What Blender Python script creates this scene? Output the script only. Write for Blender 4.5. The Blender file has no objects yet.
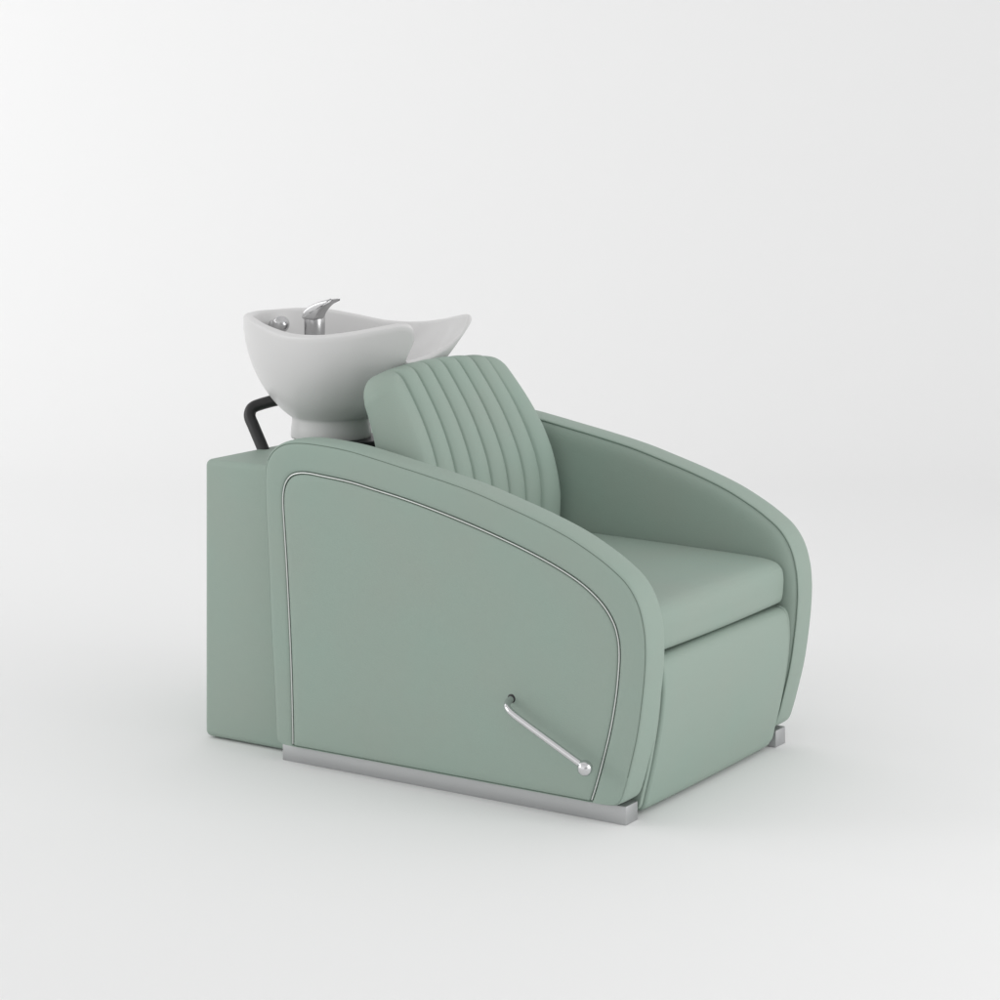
import bpy, bmesh, math, random
from mathutils import Vector, Matrix
C = bpy.context.scene.collection
sc = bpy.context.scene
PI = math.pi

# ------------------------------------------------------------------ materials
def mat(name, col, rough=.5, metal=0., spec=.5, coat=0., sheen=0., bump=None, mottle=0., aniso=0.):
    m = bpy.data.materials.new(name); m.use_nodes = True
    nt = m.node_tree; b = nt.nodes['Principled BSDF']
    b.inputs['Base Color'].default_value = (*col, 1)
    b.inputs['Roughness'].default_value = rough
    b.inputs['Metallic'].default_value = metal
    b.inputs['Specular IOR Level'].default_value = spec
    b.inputs['Coat Weight'].default_value = coat
    b.inputs['Sheen Weight'].default_value = sheen
    b.inputs['Anisotropic'].default_value = aniso
    tc = nt.nodes.new('ShaderNodeTexCoord')
    if mottle:
        n = nt.nodes.new('ShaderNodeTexNoise'); n.inputs['Scale'].default_value = 5.5
        n.inputs['Detail'].default_value = 5
        nt.links.new(tc.outputs['Object'], n.inputs['Vector'])
        mx = nt.nodes.new('ShaderNodeMix'); mx.data_type = 'RGBA'
        mx.inputs[6].default_value = (col[0]*(1+mottle*.4), col[1]*(1-mottle*.6), col[2]*(1-mottle*.3), 1)
        mx.inputs[7].default_value = (col[0]*(1-mottle*.6), col[1]*(1+mottle*.4), col[2]*(1+mottle*.5), 1)
        nt.links.new(n.outputs['Fac'], mx.inputs[0]); nt.links.new(mx.outputs[2], b.inputs['Base Color'])
        mr = nt.nodes.new('ShaderNodeMapRange')
        mr.inputs['To Min'].default_value = rough-.06; mr.inputs['To Max'].default_value = rough+.06
        nt.links.new(n.outputs['Fac'], mr.inputs['Value']); nt.links.new(mr.outputs[0], b.inputs['Roughness'])
    if bump:
        src = None
        for sc_, st, ty in bump:
            if ty == 'v':
                t = nt.nodes.new('ShaderNodeTexVoronoi'); t.inputs['Scale'].default_value = sc_; o = t.outputs['Distance']
            else:
                t = nt.nodes.new('ShaderNodeTexNoise'); t.inputs['Scale'].default_value = sc_
                t.inputs['Detail'].default_value = 3; o = t.outputs['Fac']
            mp = nt.nodes.new('ShaderNodeMapping')
            if ty == 's': mp.inputs['Scale'].default_value = (1, 60, 60)
            nt.links.new(tc.outputs['Object'], mp.inputs['Vector']); nt.links.new(mp.outputs[0], t.inputs['Vector'])
            bp = nt.nodes.new('ShaderNodeBump'); bp.inputs['Strength'].default_value = st
            bp.inputs['Distance'].default_value = .001 if sc_ > 40 else .01
            nt.links.new(o, bp.inputs['Height'])
            if src: nt.links.new(src, bp.inputs['Normal'])
            src = bp.outputs['Normal']
        nt.links.new(src, b.inputs['Normal'])
    return m

GREEN = (.305, .380, .326)
M = dict(
    leather=mat('sage_leather', GREEN, .54, spec=.20, sheen=.0, bump=[(4, .10, 'n'), (14, .05, 'n'), (420, .15, 'v')], mottle=.07),
    seam=mat('seam_thread', (.14, .185, .15), .7),
    ceramic=mat('white_ceramic', (.64, .636, .634), .34, spec=.5, bump=[(6, .01, 'n')]),
    chrome=mat('chrome', (.66, .66, .67), .14, 1.),
    nickel=mat('satin_nickel', (.52, .52, .525), .24, 1.),
    trim=mat('trim_metal', (.66, .68, .66), .30, 1.),
    steel=mat('brushed_steel', (.50, .505, .51), .52, 1., bump=[(30, .06, 's')]),
    black=mat('black_plastic', (.012, .012, .013), .42, bump=[(200, .1, 'n')]),
    floor=mat('studio_floor', (.86, .86, .86), .75, spec=.15, bump=[(3, .01, 'n')]),
)

# ------------------------------------------------------------------ helpers
def link(name, bm, mats, parent=None, smooth=True, angle=None, recalc=True):
    if recalc: bmesh.ops.recalc_face_normals(bm, faces=bm.faces[:])
    me = bpy.data.meshes.new(name); bm.to_mesh(me); bm.free()
    for k in (mats if isinstance(mats, (list, tuple)) else [mats]): me.materials.append(M[k])
    for p in me.polygons: p.use_smooth = smooth
    if smooth and angle: me.set_sharp_from_angle(angle=math.radians(angle))
    o = bpy.data.objects.new(name, me); C.objects.link(o)
    if parent: o.parent = parent
    return o
def cr(pts, n_per=8, closed=False):
    P = [Vector(p) for p in pts]; out = []; N = len(P)
    rng = range(N if closed else N-1)
    for i in rng:
        if closed: a, b, c, d = P[(i-1) % N], P[i], P[(i+1) % N], P[(i+2) % N]
        else: a, b, c, d = P[max(i-1, 0)], P[i], P[i+1], P[min(i+2, N-1)]
        # centripetal-ish tangents
        m1 = (c-a); m2 = (d-b); L = (c-b).length
        m1 = m1*(L/max(1e-9, (b-a).length+L)) if i > 0 or closed else (c-b)
        m2 = m2*(L/max(1e-9, (d-c).length+L)) if i < N-2 or closed else (c-b)
        for k in range(n_per):
            t = k/n_per
            out.append((2*t**3-3*t*t+1)*b+(t**3-2*t*t+t)*m1+(-2*t**3+3*t*t)*c+(t**3-t*t)*m2)
    if not closed: out.append(P[-1])
    return out
def resample(poly, n, closed=False):
    P = list(poly)+([poly[0]] if closed else [])
    L = [0]
    for a, b in zip(P, P[1:]): L.append(L[-1]+(b-a).length)
    T = L[-1]; out = []; j = 0; cnt = n if closed else n-1
    for i in range(n):
        s = T*i/cnt
        while j < len(L)-2 and L[j+1] < s: j += 1
        f = (s-L[j])/max(1e-9, L[j+1]-L[j]); out.append(P[j].lerp(P[j+1], min(1, f)))
    return out
def tube(bm, path, r, n=12, mi=0, cap=True, closed=False):
    path = [Vector(p) for p in path]; N = len(path); rings = []; up = None
    for i, p in enumerate(path):
        a = path[i-1] if (i > 0 or closed) else p; b = path[(i+1) % N] if (i < N-1 or closed) else p
        t = (b-a).normalized()
        if up is None: up = t.orthogonal().normalized()
        up = (up-t*up.dot(t)).normalized(); s = t.cross(up)
        rr = r(i/(N-1)) if callable(r) else r
        rings.append([bm.verts.new(p+(up*math.cos(2*PI*k/n)+s*math.sin(2*PI*k/n))*rr) for k in range(n)])
    for i in range(N if closed else N-1):
        A, B = rings[i], rings[(i+1) % N]
        for k in range(n):
            f = bm.faces.new((A[k], A[(k+1) % n], B[(k+1) % n], B[k])); f.material_index = mi
    if cap and not closed:
        for R in (rings[0], rings[-1]):
            f = bm.faces.new(R); f.material_index = mi
def box(bm, x0, x1, y0, y1, z0, z1, bev=.003, seg=3):
    r = bmesh.ops.create_cube(bm, size=1)
    for v in r['verts']:
        v.co = Vector((x0+(v.co.x+.5)*(x1-x0), y0+(v.co.y+.5)*(y1-y0), z0+(v.co.z+.5)*(z1-z0)))
    if bev:
        es = list({e for v in r['verts'] for e in v.link_edges})
        bmesh.ops.bevel(bm, geom=es, offset=bev, segments=seg, profile=.5, affect='EDGES')
def lathe(bm, prof, n=48, M4=None, mi=0):
    rings = []
    for r, z in prof:
        if r < 1e-6: rings.append([bm.verts.new((0, 0, z))])
        else: rings.append([bm.verts.new((r*math.cos(2*PI*k/n), r*math.sin(2*PI*k/n), z)) for k in range(n)])
    for A, B in zip(rings, rings[1:]):
        for k in range(n):
            a, b, c, d = A[k % len(A)], A[(k+1) % len(A)], B[(k+1) % len(B)], B[k % len(B)]
            vs = []
            for v in (a, b, c, d):
                if v not in vs: vs.append(v)
            if len(vs) >= 3: bm.faces.new(vs).material_index = mi
    if M4:
        for R in rings:
            for v in R: v.co = M4 @ v.co
def loft(bm, rings, mi=0, closed=True, fill0=False, fill1=False):
    V = [[bm.verts.new(p) for p in R] for R in rings]
    for A, B in zip(V, V[1:]):
        n = len(A)
        for k in range(n if closed else n-1):
            bm.faces.new((A[k], A[(k+1) % n], B[(k+1) % n], B[k])).material_index = mi
    for flag, R in ((fill0, V[0]), (fill1, V[-1])):
        if flag:
            c = bm.verts.new(sum((v.co for v in R), Vector())/len(R))
            for k in range(len(R)): bm.faces.new((R[k], R[(k+1) % len(R)], c)).material_index = mi
    return V

# ------------------------------------------------------------------ the chair
root = bpy.data.objects.new('shampoo_chair', None); C.objects.link(root)
root['label'] = 'sage green salon shampoo chair with white ceramic wash basin and metal side lever'
root['category'] = 'shampoo chair'

# ---- armrests
O_open = [(-.386, .062), (-.388, .10), (-.3935, .191), (-.3995, .2745), (-.408, .442), (-.4134, .5257), (-.415, .597), (-.4107, .628),
          (-.396, .652), (-.372, .6685), (-.340, .6765), (-.29, .6785), (-.20, .6725), (-.13, .6615), (-.065, .650), (0, .6385), (.10, .6185),
          (.18, .597), (.26, .5735), (.335, .547), (.39, .521), (.43, .498), (.4665, .4705), (.491, .435), (.504, .392), (.508, .35),
          (.507, .31), (.5013, .253), (.490, .18), (.474, .115), (.461, .070)]
O_bot = [(.452, .050), (.437, .041), (.40, .039), (.30, .039), (.2, .039), (0, .039), (-.2, .039), (-.30, .039), (-.35, .039), (-.375, .041), (-.384, .049)]
P_open = [(-.3395, .062), (-.3405, .10), (-.3435, .191), (-.3475, .2745), (-.3565, .42), (-.3625, .497), (-.366, .555), (-.3605, .584),
          (-.346, .6025), (-.325, .6105), (-.300, .6125), (-.27, .6105), (-.19, .6035), (-.125, .593), (-.065, .583), (0, .570), (.09, .549),
          (.165, .529), (.235, .508), (.300, .485), (.350, .463), (.385, .442), (.415, .416), (.435, .387), (.4435, .360), (.446, .335),
          (.445, .305), (.4395, .253), (.428, .19), (.411, .125), (.3945, .070)]
P_bot = [(.3858, .045), (.3840, .0410), (.379, .0402), (.35, .0402), (.2, .0402), (0, .0402), (-.2, .0402), (-.30, .0402), (-.333, .0402), (-.3385, .0412), (-.3393, .045)]
NOPEN = len(O_open)
Oc = cr([(a, 0, b) for a, b in O_open+O_bot], 8, True)
Pc = cr([(a, 0, b) for a, b in P_open+P_bot], 8, True)
npip = (NOPEN-1)*8+4
cen = Vector((.03, 0, .30))
def armrest(side):
    def S(y): return side*y
    bm = bmesh.new()
    def ring(t, s, y):
        R = []
        for o, p in zip(Oc, Pc):
            q = o.lerp(p, s)
            if t: q = q.lerp(cen, t)
            R.append(Vector((q.x, S(y), q.z)))
        return R
    spec = [(.75, 1, .288), (.5, 1, .288), (.25, 1, .2882), (.08, 1, .2884), (0, 1, .2886), (0, .7, .2886), (0, .5, .2888), (0, .36, .2896), (0, .26, .2909), (0, .18, .2926),
            (0, .13, .2943), (0, .095, .2960), (0, .075, .2975), (0, .06, .2956), (0, .035, .2945), (0, .012, .2955), (0, -.003, .2985), (0, -.016, .304), (0, -.026, .315),
            (0, -.030, .328), (0, -.026, .340), (0, -.016, .351), (0, -.003, .358), (0, .012, .3615), (0, .035, .3634), (0, .055, .3637), (0, .07, .3624),
            (0, .09, .364), (0, .16, .3652), (0, .30, .366), (0, .55, .3662), (0, .80, .3657), (0, .90, .3647), (0, .95, .3622), (0, .965, .355),
            (0, 1.035, .356), (0, 1.040, .354)]
    loft(bm, [ring(*q) for q in spec], 0, True, True, False)
    # seam piping buried in the grooves
    tube(bm, ring(0, .075, .2975), .0009, 6, 1, closed=True)
    tube(bm, ring(0, .070, .3631)[58:(NOPEN-1)*8-4], .0008, 6, 1)
    o = link('armrest', bm, ['leather', 'seam'], root)
    # outer panel
    bm = bmesh.new()
    pspec = [(0, 1.040, .353), (0, 1.040, .3605), (.004, 1.040, .3635), (.012, 1.040, .3648), (.06, 1.0, .3655), (.2, 1, .3662), (.5, 1, .3668), (.8, 1, .367)]
    loft(bm, [ring(*q) for q in pspec], 0, True, False, True)
    link('side_panel', bm, ['leather'], o)
    bm = bmesh.new()
    full = ring(0, .995, .3630)
    pr = full[-10:]+full[:npip+8]
    tube(bm, pr, .0017, 10)
    link('trim_strip', bm, ['trim'], o)
    return o
armrest(-1); armrest(1)

# ---- base rails
for s in (-1, 1):
    bm = bmesh.new(); y0, y1 = sorted((s*.346, s*.300))
    box(bm, -.381, .4515, y0, y1, 0, .0365, .0018, 2)
    link('base_rail', bm, 'steel', root, angle=40)

# ---- rear pedestal
bm = bmesh.new(); box(bm, -.6325, -.20, -.301, .301, .003, .607, .014, 5)
link('pedestal', bm, 'leather', root, angle=60)

# ---- padded blocks as superelliptic boxes with a soft camber
def pad(name, x_front, x_back, hy, z0f, z1f, nx=40, ny=70, parent=root):
    pass
def cushion_profile(pts, r=.012):
    return cr([(a, 0, b) for a, b in pts], 8, True)
def extrude_pad(name, prof, hy, edge=.022, camber=.004, mats='leather', parent=root, extra=None):
    """side profile (x,z) swept across y, its end rounded by shrinking the outline towards the ends"""
    P = cr([(a, 0, b) for a, b in prof], 8, True); n = len(P)
    nrm = []
    for i in range(n):
        t = (P[(i+1) % n]-P[i-1]).normalized(); nrm.append(Vector((t.z, 0, -t.x)))
    area = sum(P[i].x*P[(i+1) % n].z-P[(i+1) % n].x*P[i].z for i in range(n))
    sg = 1 if area > 0 else -1      # outward
    ys = []
    for k in range(9):
        a = PI/2*k/8; ys.append((hy-edge+edge*math.cos(a), edge*(1-math.sin(a))))
    half = [(y, ins) for y, ins in ys]           # from end (ins=edge) inward
    inner = [((hy-edge)*(1-j/14.), 0) for j in range(1, 15)]
    seq = half+inner; full = seq+[(-y, i) for y, i in reversed(seq[:-1])]
    rings = []
    for y, ins in full:
        cam_ = camber*(1-(y/hy)**2)
        rings.append([P[i]-nrm[i]*sg*(ins-cam_)+Vector((0, y, 0)) for i in range(n)])
    bm = bmesh.new(); loft(bm, rings, 0, True, True, True)
    return link(name, bm, mats, parent)
# seat
seat_prof = [(-.14, .330), (-.14, .415), (-.10, .4235), (0, .4215), (.15, .4185), (.30, .4150), (.40, .4120), (.44, .4095), (.465, .4035), (.4785, .391),
             (.4825, .372), (.4815, .350), (.4795, .331), (.474, .3205), (.462, .3165), (.44, .3155), (.2, .3155), (0, .3155), (-.10, .3165)]
extrude_pad('seat_cushion', seat_prof, .2885, .020, .003)
# footrest
foot_prof = [(.40, .3095), (.455, .3100), (.476, .3090), (.4872, .302), (.493, .289), (.4955, .268), (.4955, .235), (.4905, .19), (.482, .14), (.4715, .09), (.460, .045),
             (.453, .020), (.444, .010), (.425, .007), (.38, .008), (.345, .012), (.335, .03), (.335, .15), (.335, .28), (.345, .305)]
extrude_pad('footrest', foot_prof, .2742, .008, .002)
for s in (-1, 1):
    sp = extrude_pad('inner_side_panel', [(a-.005 if a > .4 else a, max(b, .014)) for a, b in foot_prof], .0062, .003, 0)
    sp.location.y = s*.2832
# inner frame under the seat, run forward in black to paint the gaps' shade
bm = bmesh.new(); box(bm, -.19, .33, -.272, .272, .03, .312, .004, 1); box(bm, .3305, .455, -.27, .27, .3085, .317, 0)
link('frame_gap_shade', bm, 'black', root, angle=40)

# ---- backrest
def Fx(z):
    pts = [(a, b-.026) for a, b in [(.30, -.085), (.40, -.078), (.50, -.072), (.56, -.077), (.62, -.092), (.687, -.1195), (.75, -.156), (.80, -.190), (.85, -.227), (.9, -.27)]]
    for (a, b), (c, d) in zip(pts, pts[1:]):
        if a <= z <= c: return b+(d-b)*(z-a)/(c-a)
curve = cr([(Fx(z), 0, z) for z in (.36, .40, .46, .52, .58, .64, .70, .76, .83)], 12)
NV = 150; curve = resample(curve, NV)
Ltot = sum((b-a).length for a, b in zip(curve, curve[1:]))
def backrest():
    NU = 260
    def hw(z):
        k = max(0, min(1, (z-.50)/.30)); return .2885-.043*k
    r = .055
    front = []; back = []
    for j in range(NV):
        p = curve[j]; sj = Ltot*j/(NV-1); top = Ltot-sj
        t = (curve[min(j+1, NV-1)]-curve[max(j-1, 0)]).normalized()
        nrm = Vector((t.z, 0, -t.x))
        h = hw(p.z)
        rr = 0
        if top < r: rr = r-math.sqrt(max(0, r*r-(r-top)**2))
        h2 = h-rr*1.0
        sc_ = .0565+.0085*max(0, min(1, (.80-p.z)/.25))
        rf = []; rb = []
        for i in range(NU+1):
            a = -1+2*i/NU
            inner = 3*sc_
            if abs(a) <= .78: y = a/.78*inner
            else: y = math.copysign(inner+(abs(a)-.78)/.22*(h2-inner), a)
            b = top/.10
            # thickness envelope
            ea = max(0, 1-max(0, (abs(y)-(h2-.055))/.055)**2.6)**.5 if h2 > 0 else 0
            eb = max(0, 1-max(0, 1-top/.05)**2.4)**.5
            T = (.118 if p.z < .6 else .118-.034*min(1, (p.z-.6)/.2))
            e = min(ea, 1)*eb
            f = T*.62*e; g = T*.40*e
            # channels
            q = y/sc_; ch = 0
            if abs(q) < 3:
                fr = (q+30) % 1.0; d = min(fr, 1-fr)
                ch = .0120*(1-(1-2*d)**2.2)-.0015
                ch -= .0055*math.exp(-(d*sc_/.0022)**2)
            else:
                d = (abs(q)-3)*sc_
                ch = (.0085+.010*max(0, min(1, (.80-p.z)/.15)))*(1-math.exp(-d/.016))-.0015-.0045*math.exp(-(d/.0022)**2)
            ch *= min(1, max(0, e*1.25-.15))*min(1, .15+.85*top/.022)
            drop = .020*(y/.235)**2
            cp = p-t*drop*max(0, min(1, (p.z-.6)/.2))
            base = cp-nrm*T*.42
            rf.append(base+nrm*(f+ch)+Vector((0, y, 0)))
            rb.append(base-nrm*g+Vector((0, y, 0)))
        front.append(rf); back.append(rb)
    bm = bmesh.new()
    F = [[bm.verts.new(p) for p in R] for R in front]; B = [[bm.verts.new(p) for p in R] for R in back]
    for A in (F, B):
        for j in range(NV-1):
            for i in range(NU): bm.faces.new((A[j][i], A[j][i+1], A[j+1][i+1], A[j+1][i]))
    for j in range(NV-1):
        for i in (0, NU): bm.faces.new((F[j][i], F[j+1][i], B[j+1][i], B[j][i]))
    for i in range(NU):
        for j in (0, NV-1): bm.faces.new((F[j][i], F[j][i+1], B[j][i+1], B[j][i]))
    bmesh.ops.remove_doubles(bm, verts=bm.verts[:], dist=.00005)
    return link('backrest', bm, 'leather', root)
backrest()

# ---- basin
bas = None
BC = Vector((-.513, 0, 0)); ZB = .628; RB = .091
half = [(-.728, 0, .903), (-.715, .053, .903), (-.685, .101, .904), (-.635, .145, .901), (-.570, .176, .890), (-.490, .192, .8785), (-.405, .194, .8790),
        (-.320, .176, .8905), (-.262, .152, .9025), (-.224, .133, .9090), (-.209, .115, .9040), (-.216, .098, .880), (-.240, .082, .850), (-.265, .058, .828), (-.278, .030, .817), (-.282, 0, .814)]
loop = half+[(x, -y, z) for x, y, z in reversed(half[1:-1])]
NR = 288
rim = resample(cr(loop, 12, True), NR, True)
def basin():
    bm = bmesh.new()
    rings = []
    nk = 26; pc = Vector((BC.x, 0, 0))
    def basept(i, r, z):
        a = math.atan2(rim[i].y, rim[i].x-BC.x)
        # distribute the base angle like the loop parameter, eased so the front fan stays even
        return Vector((BC.x+r*math.cos(a), r*math.sin(a), z))
    cenr = sum(rim, Vector())/NR
    out = []
    # outward horizontal direction from neck to rim
    def outer(i, t):
        R = rim[i]; B0 = basept(i, RB*.97, ZB+.047)
        d = Vector((R.x-B0.x, R.y-B0.y, 0))
        # bezier: leaves the neck outward, arrives at the rim steeply
        h = R.z-B0.z
        p0 = B0; e = max(0, min(1, (R.x+.52)/.30)); e = e*e*(3-2*e)
        p1 = B0+d*(.46-.03*e)+Vector((0, 0, h*.13)); p2 = B0+d*(1.0-.25*e)+Vector((0, 0, h*(.50+.06*e))); p3 = R+Vector((0, 0, -.008))
        return (1-t)**3*p0+3*(1-t)**2*t*p1+3*(1-t)*t*t*p2+t**3*p3
    rings.append([basept(i, RB*.90, ZB) for i in range(NR)])
    rings.append([basept(i, RB*.985, ZB+.001) for i in range(NR)])
    rings.append([basept(i, RB, ZB+.005) for i in range(NR)])
    rings.append([basept(i, RB*.985, ZB+.025) for i in range(NR)])
    rings.append([basept(i, RB*.965, ZB+.040) for i in range(NR)])
    for k in range(nk+1): rings.append([outer(i, k/nk) for i in range(NR)])
    # lip: rounded over inward
    nin = []
    for i in range(NR):
        t = (rim[(i+1) % NR]-rim[i-1]); n = Vector((-t.y, t.x, 0)).normalized()
        if n.dot(Vector((cenr.x-rim[i].x, cenr.y-rim[i].y, 0))) < 0 and not (rim[i].x > -.23): n = -n
        nin.append(n)
    # consistent orientation
    s0 = 1 if nin[0].x > 0 else -1
    for i in range(NR):
        t = (rim[(i+1) % NR]-rim[i-1]); n = Vector((-t.y, t.x, 0)).normalized()*1.0
        nin[i] = n
    if nin[0].x < 0: nin = [-n for n in nin]
    # smooth
    for _ in range(16): nin = [(nin[i-1]+nin[i]*2+nin[(i+1) % NR]).normalized() for i in range(NR)]
    WI = []
    for p in rim:
        wt = math.exp(-(((p.x+.212)**2+(abs(p.y)-.120)**2)**.5/.030)**2)
        notch = 1 if (abs(p.y) < .108 and p.x > -.4) else 0
        WI.append((.022+.002*notch)*(1-wt)+.011*wt)
    for _ in range(5): WI = [(WI[i-1]+2*WI[i]+WI[(i+1) % NR])/4 for i in range(NR)]
    for k in range(1, 8):
        a = PI*k/8
        rings.append([rim[i]+nin[i]*(WI[i]/2*(1-math.cos(a)))+Vector((0, 0, -.008+.0085*math.sin(a))) for i in range(NR)])
    # inner bowl down to the drain
    DC = Vector((BC.x-.03, 0, .715))
    for k in range(0, 25):
        t = k/24; R = []
        for i in range(NR):
            s = rim[i]+nin[i]*WI[i]+Vector((0, 0, -.008))
            a = math.atan2(s.y-DC.y, s.x-DC.x); e = Vector((DC.x+.022*math.cos(a), DC.y+.022*math.sin(a), DC.z))
            d = e-s
            p1 = s+Vector((d.x*.10, d.y*.10, d.z*.45)); p2 = s+Vector((d.x*.55, d.y*.55, d.z*.98))
            R.append((1-t)**3*s+3*(1-t)**2*t*p1+3*(1-t)*t*t*p2+t**3*e)
        rings.append(R)
    loft(bm, rings, 0, True, True, True)
    o = link('basin', bm, 'ceramic', root)
    # drain
    bm = bmesh.new(); lathe(bm, [(0, .004), (.012, .004), (.020, .003), (.024, .001), (.024, -.004)], 32, Matrix.Translation(DC))
    link('drain', bm, 'chrome', o)
    return o
basin_o = basin()
# black mount
bm = bmesh.new()
lathe(bm, [(0, 0), (.094, 0), (.096, .002), (.096, .0215), (.094, .0235), (0, .0235)], 64, Matrix.Translation((-.483, .0, .606)))
link('basin_mount', bm, 'black', root, angle=35)
# black drain pipe
bm = bmesh.new()
pth = cr([(-.611, -.115, .596), (-.628, -.112, .622), (-.650, -.108, .655), (-.664, -.104, .676), (-.664, -.096, .692), (-.650, -.082, .701), (-.615, -.06, .712), (-.575, -.04, .724)], 8)
tube(bm, pth, .0135, 20)
link('drain_pipe', bm, 'black', root, angle=50)

# ---- mixer tap
TX = -.568
TAPPROF = [(-.5840, .893), (-.5845, .900), (-.5825, .9075), (-.5750, .9150), (-.563, .9225), (-.546, .9300), (-.525, .9362), (-.503, .9404), (-.4985, .9392), (-.509, .9318), (-.522, .9225), (-.532, .9125), (-.5385, .9035), (-.5420, .896), (-.549, .8915), (-.567, .8905)]
def tap():
    bm = bmesh.new()
    lathe(bm, [(0, .80), (.0235, .80), (.0235, .846), (.0230, .848), (.0230, .850), (.0235, .852), (.0240, .892), (.0225, .900), (.014, .904), (0, .905)], 40, Matrix.Translation((-.5735, .018, 0)))
    o = link('mixer_tap', bm, 'nickel', root)
    prof = TAPPROF
    extrude_pad('tap_lever', prof, .0165, .005, 0, 'nickel', o)
tap()
# ---- hand shower in its holder
bm = bmesh.new()
lathe(bm, [(0, 0), (.013, 0), (.0155, .004), (.0165, .066), (.0155, .075), (.011, .082), (0, .084)], 32, Matrix.Translation((-.678, .006, .80)))
hs = link('hand_shower', bm, 'nickel', root)
bm = bmesh.new()
bmesh.ops.create_uvsphere(bm, u_segments=32, v_segments=20, radius=.0200, matrix=Matrix.Translation((-.646, -.014, .8765)))
link('shower_head', bm, 'nickel', hs)

# ---- recline lever
bm = bmesh.new()
pth = cr([(a+.006, b, c-.001) for a, b, c in [(.198, -.358, .215), (.1995, -.372, .2145), (.202, -.386, .212), (.208, -.397, .207), (.221, -.403, .1995), (.252, -.405, .1845), (.300, -.405, .1615), (.350, -.405, .1375), (.389, -.405, .1190)]], 8)
tube(bm, pth, .0067, 16)
lv = link('recline_lever', bm, 'chrome', root)
bm = bmesh.new(); bmesh.ops.create_uvsphere(bm, u_segments=32, v_segments=20, radius=.0150, matrix=Matrix.Translation((.3953, -.405, .1165)))
link('knob', bm, 'chrome', lv)
bm = bmesh.new()
lathe(bm, [(0, .0006), (.0080, .0006), (.0090, 0)], 32, Matrix.Translation((.2045, -.3668, .2145)) @ Matrix.Rotation(PI/2, 4, 'X'))
link('lever_hole_shade', bm, 'black', lv)  # flat black disc painted in as the dark of the lever hole

# ------------------------------------------------------------------ studio sweep
YAW = .5732
cam_loc = Vector((2.710355, -4.290390, 1.4))
fw = Vector((-math.sin(YAW), math.cos(YAW), 0)); rt = Vector((math.cos(YAW), math.sin(YAW), 0))
bm = bmesh.new()
prof = []
D0, RR, HH = 3.4, 2.2, 9.0
for d in (-14, -8, -4, -2, 0, 1.5, 2.6, D0): prof.append((d, 0))
for k in range(1, 25):
    a = PI/2*k/24; prof.append((D0+RR*math.sin(a), RR*(1-math.cos(a))))
prof.append((D0+RR, 4.5)); prof.append((D0+RR, HH))
rows = []
for d, z in prof:
    rows.append([bm.verts.new(fw*d+rt*w+Vector((0, 0, z))) for w in (-12, -6, -3, 0, 3, 6, 12)])
for A, B in zip(rows, rows[1:]):
    for k in range(6): bm.faces.new((A[k], A[k+1], B[k+1], B[k]))
fl = link('floor', bm, 'floor', None, recalc=False); fl['kind'] = 'structure'

# ------------------------------------------------------------------ light
w = bpy.data.worlds.new('World'); sc.world = w; w.use_nodes = True
nt = w.node_tree; bg = nt.nodes['Background']
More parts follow.
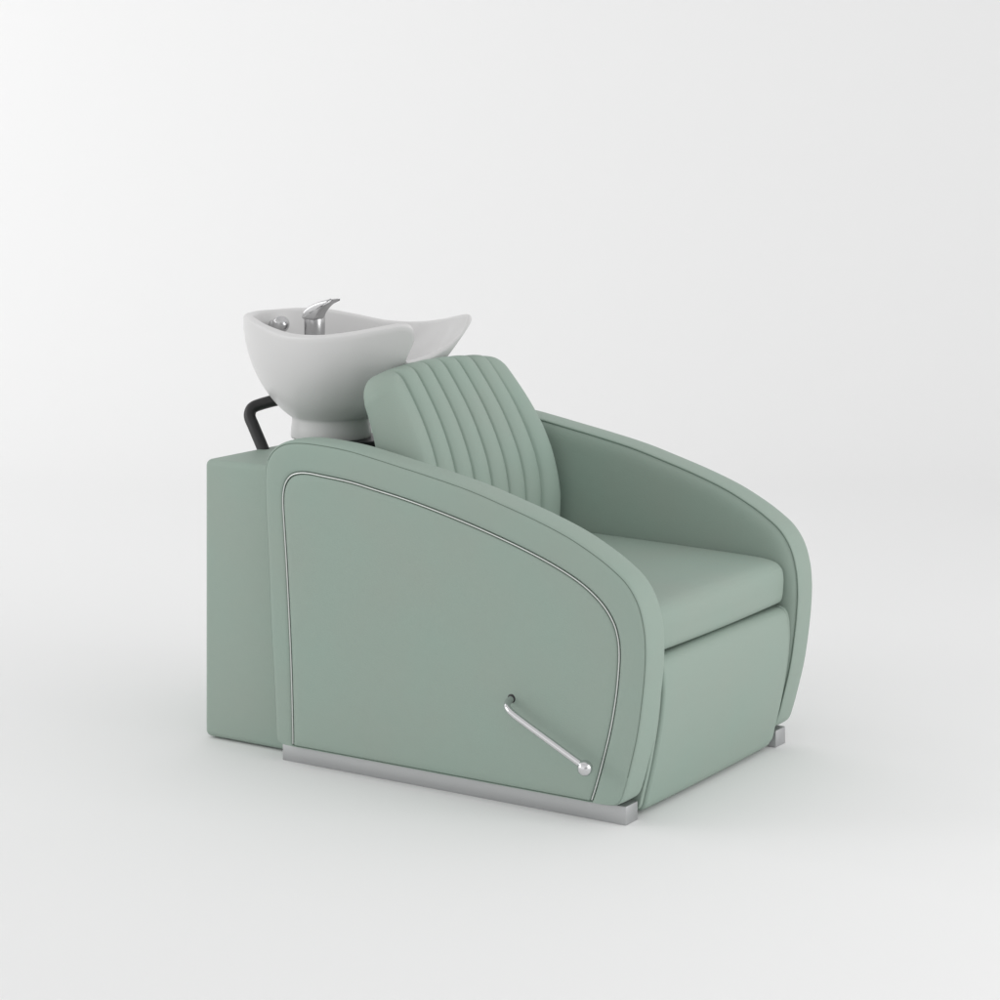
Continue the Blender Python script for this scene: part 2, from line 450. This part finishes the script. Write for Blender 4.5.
# white world, with a darker patch added behind the camera for metal reflections
tc = nt.nodes.new('ShaderNodeTexCoord')
dp = nt.nodes.new('ShaderNodeVectorMath'); dp.operation = 'DOT_PRODUCT'
dp.inputs[1].default_value = Vector((.66, -.74, .12)).normalized()
rp = nt.nodes.new('ShaderNodeMapRange'); rp.interpolation_type = 'SMOOTHSTEP'
rp.inputs['From Min'].default_value = .90; rp.inputs['From Max'].default_value = .97
rp.inputs['To Min'].default_value = 1; rp.inputs['To Max'].default_value = .45
ml = nt.nodes.new('ShaderNodeMath'); ml.operation = 'MULTIPLY'; ml.inputs[1].default_value = .98
nt.links.new(tc.outputs['Generated'], dp.inputs[0]); nt.links.new(dp.outputs['Value'], rp.inputs['Value'])
sx = nt.nodes.new('ShaderNodeSeparateXYZ'); nt.links.new(tc.outputs['Generated'], sx.inputs[0])
rz = nt.nodes.new('ShaderNodeMapRange'); rz.inputs['From Min'].default_value = .15; rz.inputs['From Max'].default_value = 1
rz.inputs['To Min'].default_value = 1; rz.inputs['To Max'].default_value = .58       # world dimmed towards the zenith, added to darken upward faces
nt.links.new(sx.outputs['Z'], rz.inputs['Value'])
m2 = nt.nodes.new('ShaderNodeMath'); m2.operation = 'MULTIPLY'
nt.links.new(rp.outputs[0], ml.inputs[0]); nt.links.new(ml.outputs[0], m2.inputs[0]); nt.links.new(rz.outputs[0], m2.inputs[1])
nt.links.new(m2.outputs[0], bg.inputs[1])
bg.inputs[0].default_value = (1, 1, 1, 1)
def area(name, loc, target, size, power, sy=None, col=(1, 1, 1)):
    l = bpy.data.lights.new(name, 'AREA'); l.energy = power; l.shape = 'RECTANGLE'; l.size = size; l.size_y = sy or size; l.color = col
    o = bpy.data.objects.new(name, l); C.objects.link(o); o.location = loc
    o.rotation_euler = (Vector(target)-Vector(loc)).to_track_quat('-Z', 'Y').to_euler()
    return o
area('softbox_overhead', (.0, .3, 4.6), (0, 0, 0), 4.0, 8)
area('softbox_front', (4.2, .2, 1.7), (0, 0, .4), 2.4, 42)
area('softbox_backdrop', (-5.2, -.6, 3.2), (-4.6, 5.0, 1.6), 2.4, 36)
area('fill_left_floor', (-4.2, -3.4, 2.0), (-2.2, -1.6, 0), 2.0, 38)  # added fill, no known source, brightens the floor on the left

# ------------------------------------------------------------------ camera
cd = bpy.data.cameras.new('camera'); co = bpy.data.objects.new('camera', cd); C.objects.link(co)
co.location = cam_loc; co.rotation_euler = (PI/2, 0, YAW)
cd.sensor_width = 36; cd.lens = 36*2370/1000; cd.shift_y = -.405; cd.clip_end = 200
sc.camera = co
sc.view_settings.view_transform = 'Standard'; sc.view_settings.look = 'None'
sc.view_settings.exposure = .18; sc.view_settings.gamma = 1
sc.render.resolution_x = 1024; sc.render.resolution_y = 1024
sc.render.engine = 'CYCLES'
